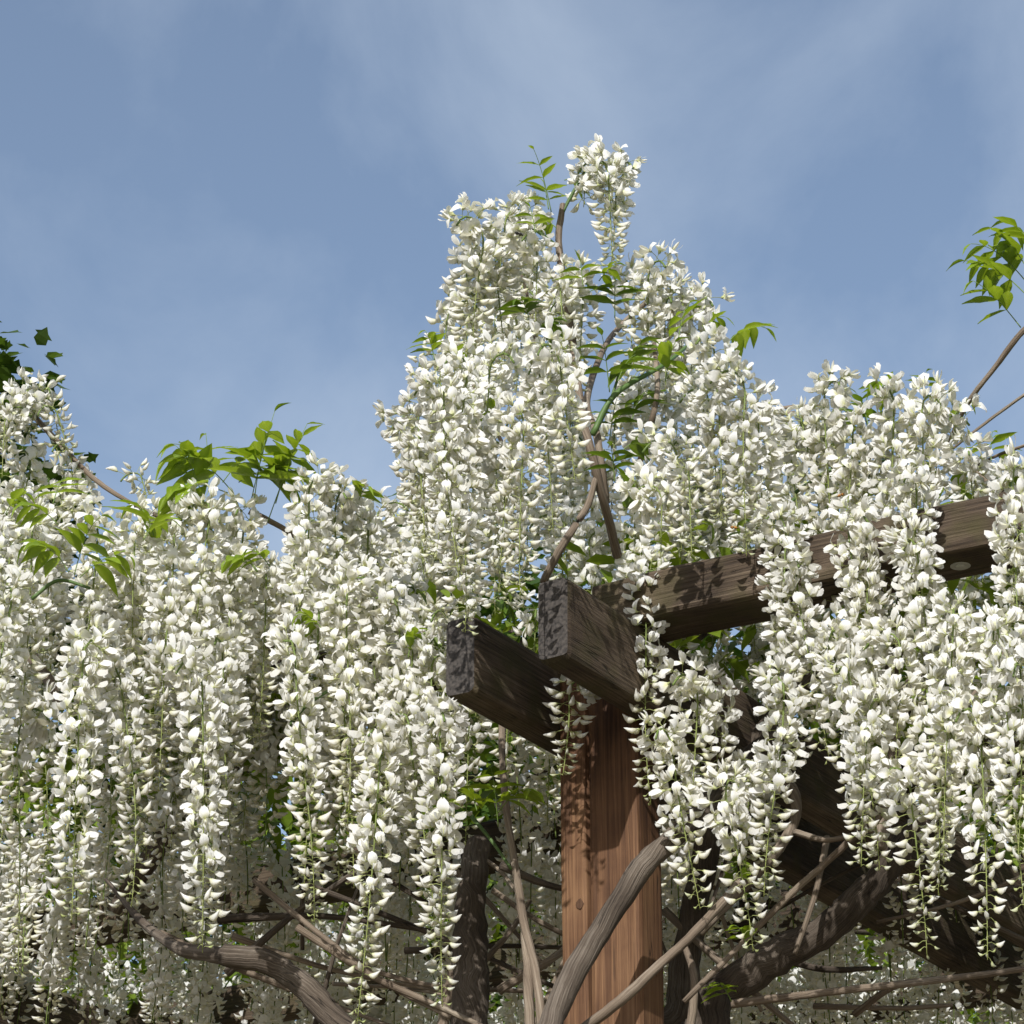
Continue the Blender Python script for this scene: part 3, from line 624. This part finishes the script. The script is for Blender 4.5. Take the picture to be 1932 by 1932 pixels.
# ------------------------------------------------------------------ compound leaves
def leaflet_mesh(seed, fold, curl):
    rs = random.Random(seed); V = []; C = []; n = 8; ws = (.10, .62, .95, 1.0, .88, .62, .32, .02)
    for i in range(n):
        t = i / (n - 1); x = t; zc = -curl * t * t * .5; w = .18 * ws[i]
        for c in (-1, -.5, 0, .5, 1):
            y = c * w; V.append((x, y * math.cos(fold), zc + abs(y) * math.sin(fold) + (.012 * math.sin(i * 2.2 + seed + c * 2)) * abs(c)))
            k = (.20, .31, .022) if c else (.27, .37, .06); k = lerp(k, (.24, .35, .035), rs.random()); C.append((*k, 1))
    return mesh('leaflet', V, grid_faces(n, 5), [LEAF], C)
LF = [leaflet_mesh(s, f, c) for s, f, c in ((1, .25, .35), (2, .5, .55), (3, .8, .75), (4, .35, .15))]
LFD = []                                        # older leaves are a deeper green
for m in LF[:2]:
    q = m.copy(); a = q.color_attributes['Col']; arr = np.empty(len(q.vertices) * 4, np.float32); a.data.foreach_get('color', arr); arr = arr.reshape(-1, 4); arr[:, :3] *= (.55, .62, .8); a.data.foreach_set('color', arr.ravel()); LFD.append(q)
n_leaf = 0
def leaf(x, y, dx, dy, ln, Y, pairs=4, size=52, droop=.5, dark=False, dY=None, fold=0):
    """pinnate leaf from frame point (x, y) towards (dx, dy); ln and size in frame px"""
    global n_leaf; n_leaf += 1
    base = at(x, y, Y); h = math.hypot(dx, dy); dd = Vector((dx / h, (R(-.5, .3) if dY is None else dY), -dy / h)).normalized(); L = ln * px; P = [base]; d = dd.copy(); n = 12
    for i in range(n):
        d = (d + Vector((0, 0, -droop * .11 * (i / n) * 2))).normalized(); P.append(P[-1] + d * L / n)
    v, f = tube([p - vine_base for p in P], [.0011 * (1 - .5 * i / n) for i in range(n + 1)], 5)
    o = link('leaf', mesh('leaf_stalk', [tuple(q) for q in v], f, [STEM], [(.17, .26, .06, 1)] * len(v)), vine)
    sz = size * px * 1.28
    items = [(1.0, 0)] + [(.34 + .60 * k / pairs, s) for k in range(pairs) for s in (-1, 1)]
    for (t, s) in items:
        i = min(n - 1, int(t * n)); p = P[i].lerp(P[i + 1], t * n - i); T = (P[i + 1] - P[i]).normalized()
        side = T.cross(Z); side = side.normalized() if side.length > .2 else Vector((1, 0, 0))
        young = t > .8
        x_ = (T * (.55 if s else 1) + side * s * R(.7, 1.0) + Z * -R(.15, .55) * (1.9 if young else 1) + Vector((0, R(-.3, .3), 0))).normalized()
        zz = (Z + T * -.2 + Vector((R(-.3, .3), R(-.5, .1), 0))); y_ = zz.cross(x_).normalized(); z_ = x_.cross(y_)
        k = sz * (1.05 - .55 * max(0, t - .55) / .45) * R(.85, 1.12)
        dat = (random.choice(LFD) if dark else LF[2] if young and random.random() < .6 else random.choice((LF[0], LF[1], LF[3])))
        q = link('leaflet', dat, o); q.matrix_local = frame(x_, y_, z_, p - vine_base) @ Matrix.Diagonal((k, k * R(.85, 1.15), k, 1))
    return o
# leafy shoot standing against the sky on the left
for a in ((470, 960, 35, -190, 215, 4.80, 4, 70, .3, False, -.05), (505, 985, 60, -200, 225, 4.82, 4, 70, .3, False, -.05), (440, 930, -90, -100, 160, 4.80, 4, 74, 1.2), (430, 930, -110, -30, 135, 4.78, 4, 72, 1.1), (520, 950, 30, -120, 150, 4.80, 4, 76, .8), (480, 940, 10, -90, 120, 4.76, 3, 78, .8), (380, 930, -30, -80, 110, 4.78, 3, 70, .8), (400, 900, -60, -90, 110, 4.82, 3, 58, 1.), (395, 905, -10, -100, 105, 4.82, 2, 50, .3), (450, 910, 80, -40, 120, 4.80, 4, 64, .8), (420, 910, 40, -60, 90, 4.76, 3, 64, .8)):
    leaf(*a)
for a in ((130, 1080, -50, -80, 110, 4.64, 4, 60, 1.3), (140, 1085, 20, -100, 130, 4.64, 4, 62, 1.3), (150, 1090, 70, -70, 110, 4.62, 3, 58, 1.), (110, 990, -60, -60, 90, 4.72, 3, 50, 1.), (100, 950, 10, -80, 80, 4.76, 3, 50, 1.), (290, 1010, -20, -60, 100, 4.68, 3, 62, 1.), (270, 1020, 30, -70, 80, 4.66, 3, 50, 1.1), (10, 970, 20, -50, 60, 4.8, 3, 50, 1.),
          (510, 1070, -40, -50, 60, 4.70, 3, 42, .9), (480, 1060, -30, -10, 60, 4.70, 2, 45, .9), (675, 950, 15, -40, 45, 4.76, 3, 40, 1.2), (610, 1190, -30, -40, 60, 4.66, 3, 40, 1.), (770, 1240, 10, -60, 60, 4.62, 4, 36, 1.2)):
    leaf(*a)
# the mound
for a in ((1040, 400, -25, -110, 130, 4.58, 3, 40, .6), (1035, 395, -8, -60, 60, 4.58, 2, 34, .4), (1050, 430, -25, -30, 50, 4.58, 2, 34, .8), (1010, 440, -5, -40, 60, 4.44, 2, 32, .6), (1065, 340, 50, -20, 50, 4.84, 2, 40, .5), (1100, 540, -5, -60, 50, 4.45, 2, 44, .5), (1130, 530, 20, -30, 50, 4.45, 2, 36, .5),
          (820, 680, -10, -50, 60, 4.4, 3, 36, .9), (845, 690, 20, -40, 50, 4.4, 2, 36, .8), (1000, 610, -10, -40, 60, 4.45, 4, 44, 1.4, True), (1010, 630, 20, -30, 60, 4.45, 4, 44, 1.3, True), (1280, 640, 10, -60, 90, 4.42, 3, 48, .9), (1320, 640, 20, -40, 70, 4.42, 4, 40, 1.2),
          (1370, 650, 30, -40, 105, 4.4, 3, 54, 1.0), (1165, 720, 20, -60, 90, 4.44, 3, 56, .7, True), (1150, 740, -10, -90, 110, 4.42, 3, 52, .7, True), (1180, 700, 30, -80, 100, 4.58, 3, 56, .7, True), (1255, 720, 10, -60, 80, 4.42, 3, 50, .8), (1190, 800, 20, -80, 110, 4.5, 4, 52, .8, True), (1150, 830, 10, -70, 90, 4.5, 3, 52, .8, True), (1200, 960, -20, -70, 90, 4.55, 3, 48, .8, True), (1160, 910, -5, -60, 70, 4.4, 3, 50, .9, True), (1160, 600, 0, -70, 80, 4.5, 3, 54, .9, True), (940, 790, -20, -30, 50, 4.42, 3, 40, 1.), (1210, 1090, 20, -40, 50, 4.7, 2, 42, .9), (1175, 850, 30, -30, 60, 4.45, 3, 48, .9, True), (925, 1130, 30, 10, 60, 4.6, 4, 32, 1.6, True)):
    leaf(*a)
# right
for a in ((1640, 820, -10, -90, 90, 4.50, 3, 46, .8, True), (1655, 830, 15, -100, 110, 4.50, 3, 46, .9), (1620, 840, -40, -40, 80, 4.52, 4, 42, 1.2), (1690, 770, -25, -60, 80, 4.50, 5, 44, 1.6), (1740, 740, 5, -30, 40, 4.54, 2, 34, .5), (1800, 790, 20, -60, 60, 4.5, 4, 38, 1.4), (1870, 870, 5, -60, 70, 4.42, 3, 40, .9), (1640, 810, -10, -70, 80, 4.48, 3, 46, .8, True),
          (1926, 618, -60, -80, 125, 4.36, 3, 54, .5), (1940, 560, -90, -130, 150, 4.34, 5, 56, .8), (1940, 510, -40, -100, 120, 4.34, 4, 58, .7), (1950, 470, -20, -60, 90, 4.34, 3, 58, .7), (1935, 530, -70, -90, 130, 4.38, 4, 54, .9),
          (940, 1560, -10, -110, 130, 4.66, 3, 44, 1.), (935, 1540, 50, -60, 110, 4.66, 4, 42, 1.2), (900, 1530, -20, -80, 70, 4.7, 3, 40, 1.2), (1410, 1790, -10, -40, 50, 4.5, 4, 30, 1.4), (1380, 1890, -20, -40, 50, 4.66, 3, 40, 1.)):
    leaf(*a)
print('leaves', n_leaf)

# ------------------------------------------------------------------ background trees
def tree(base, H, cr, n, seed, label, c0, sp=.24):
    rs = random.Random(seed); e = link('tree', None, loc=base); tag(e, label, 'tree', 'trees behind the pergola')
    V = []; Fc = []
    def limb(P, r):
        v, f = tube(P, r, 8, .1, rs.random()); o = len(V); V.extend(tuple(q) for q in v); Fc.extend(tuple(k + o for k in g_) for g_ in f)
    top = Vector((rs.uniform(-.2, .2), rs.uniform(-.2, .2), H * .93))
    P = catmull([Vector((0, 0, 0)), Vector((.06, .04, H * .3)), Vector((-.08, .02, H * .6)), top], 6); limb(P, [.17 * (1 - .9 * i / (len(P) - 1)) + .01 for i in range(len(P))])
    tips = []
    for k in range(26):
        t = rs.uniform(.28, .97); i = int(t * (len(P) - 1)); an = rs.uniform(0, 6.28); ln = cr * (1.15 - .75 * max(0, t - .4)) * rs.uniform(.7, 1.05)
        s = P[i]; d = Vector((math.cos(an), math.sin(an), rs.uniform(.15, .7))); q = catmull([s, s + d * ln * .5 + Vector((0, 0, .05)), s + d * ln], 3); limb(q, [.04 * (1 - .85 * j / (len(q) - 1)) for j in range(len(q))]); tips += q[2:]
    link('trunk', mesh('tree_trunk', V, Fc, [W_TREE]), e)
    LV = []; LFc = []; LC = []
    for k in range(n):
        q = rs.choice(tips) + Vector([max(-1.6 * sp, min(1.6 * sp, rs.gauss(0, sp))) for _ in range(3)]); a = Vector((rs.uniform(-1, 1), rs.uniform(-1, 1), rs.uniform(-.8, .3))).normalized(); b = a.cross(Vector((rs.uniform(-.5, .5), rs.uniform(-.5, .5), 1))).normalized(); nn = a.cross(b); s = rs.uniform(.05, .10); o = len(LV)
        # lobed leaf: seven outline points round a centre
        out_ = ((0, 0), (.25, .45), (.55, .38), (.62, .62), (.8, .25), (1.1, 0), (.8, -.25), (.62, -.62), (.55, -.38), (.25, -.45))
        for (u, w) in out_: LV.append(tuple(q + a * u * s + b * w * s + nn * (.12 * s * abs(w) - .15 * u * u * s)))
        LFc.append(tuple(range(o, o + 10))); c = lerp(c0, (c0[0] * 1.9, c0[1] * 1.7, c0[2] * 1.2), rs.random()); LC += [(*c, 1)] * 10
    link('crown', mesh('tree_crown', LV, LFc, [TREELEAF], LC, smooth=False), e)
p = at(-165, 300, 12.); tree(Vector((p.x, 12., 0)), p.z + 1.1, 1.3, 16000, 3, 'dark green leafy tree beyond the bud-covered branch', (.045, .085, .018), .12)
p = at(1190, 740, 11.); tree(Vector((p.x, 11., 0)), p.z - .1, 1.0, 6500, 8, 'mid green tree showing through the gaps of the flower mound', (.06, .12, .022))
p = at(900, 900, 12.); tree(Vector((p.x, 12., 0)), p.z, 1.0, 6500, 12, 'dark tree half hidden behind the left side of the flower mound', (.045, .09, .018))

p = at(560, 1150, 13.); tree(Vector((p.x, 13., 0)), p.z, 1.7, 9000, 15, 'dark leafy tree glimpsed between the racemes left of the flower mound', (.04, .08, .017))
p = at(90, 1120, 13.5); tree(Vector((p.x, 13.5, 0)), p.z, 1.7, 9000, 16, 'low dark tree glimpsed through the racemes under the bud-covered branch', (.04, .08, .017))
p = at(1560, 1040, 13.); tree(Vector((p.x, 13., 0)), p.z, 1.7, 9000, 17, 'dark leafy tree glimpsed below and behind the cross beam', (.04, .08, .017))
p = at(1250, 1130, 12.); tree(Vector((p.x, 12., 0)), p.z, 1.5, 8000, 18, 'dark leafy tree glimpsed beside the post under the beams', (.04, .08, .017))
p = at(1900, 1120, 13.5); tree(Vector((p.x, 13.5, 0)), p.z, 1.6, 8000, 19, 'low dark tree glimpsed beneath the racemes past the bolted beam', (.04, .08, .017))

# ------------------------------------------------------------------ bees at the flowers
def bee(x, y, Y, rz, fuzzy, label, group=None):
    e = link('bee', None, loc=at(x, y, Y), rot=(R(-.3, .3), R(-.3, .3), rz)); tag(e, label, 'bee', group)
    k = .0165 if fuzzy else .0135
    pr = [(-.5, .02), (-.42, .12), (-.28, .19), (-.12, .18), (0, .09), (.06, .15), (.18, .2), (.3, .14), (.34, .09), (.42, .12), (.5, .06), (.53, .01)]
    V = []; C = []; n = 10
    for i, (t, r) in enumerate(pr):
        for j in range(n):
            V.append((t * k, r * k * math.cos(6.2832 * j / n), r * k * .95 * math.sin(6.2832 * j / n) - (.05 * k if t < 0 else 0)))
            c = ((.02, .018, .016) if fuzzy else ((.03, .02, .012) if i in (1, 3, 9, 10, 11) else (.42, .19, .04))); C.append((*c, 1))
    Fc = [(i * n + j, i * n + (j + 1) % n, (i + 1) * n + (j + 1) % n, (i + 1) * n + j) for i in range(len(pr) - 1) for j in range(n)]
    link('body', mesh('bee_body', V, Fc, [BEE_FUR], C), e)
    for s in (-1, 1):
        W = [(.15, 0, 0), (.05, .18, 0), (-.2, .3, .02), (-.45, .26, .03), (-.42, .12, .03), (-.1, .02, 0)]
        link('wing', mesh('bee_wing', [(a * k, s * (b + .06) * k, (c + .19) * k) for a, b, c in W], [(0, 1, 2, 3, 4, 5)], [BEE_WING]), e)
        for q in (.08, .16, .24):
            v, f = tube([Vector((q * k, s * .12 * k, -.1 * k)), Vector(((q - .02) * k, s * .28 * k, -.16 * k)), Vector(((q - .08) * k, s * .3 * k, -.36 * k))], [.018 * k] * 3, 4)
            link('leg', mesh('bee_leg', [tuple(z) for z in v], f, [BEE_FUR], [(.03, .02, .015, 1)] * len(v)), e)
bee(979, 441, 4.49, .4, True, 'black bumblebee on the topmost left blossoms of the mound')
bee(1385, 995, 4.225, .2, False, 'orange striped honeybee on the raceme just above the cross beam')
bee(1586, 934, 4.15, 2.6, False, 'brown honeybee below the rounded leaves on the right')
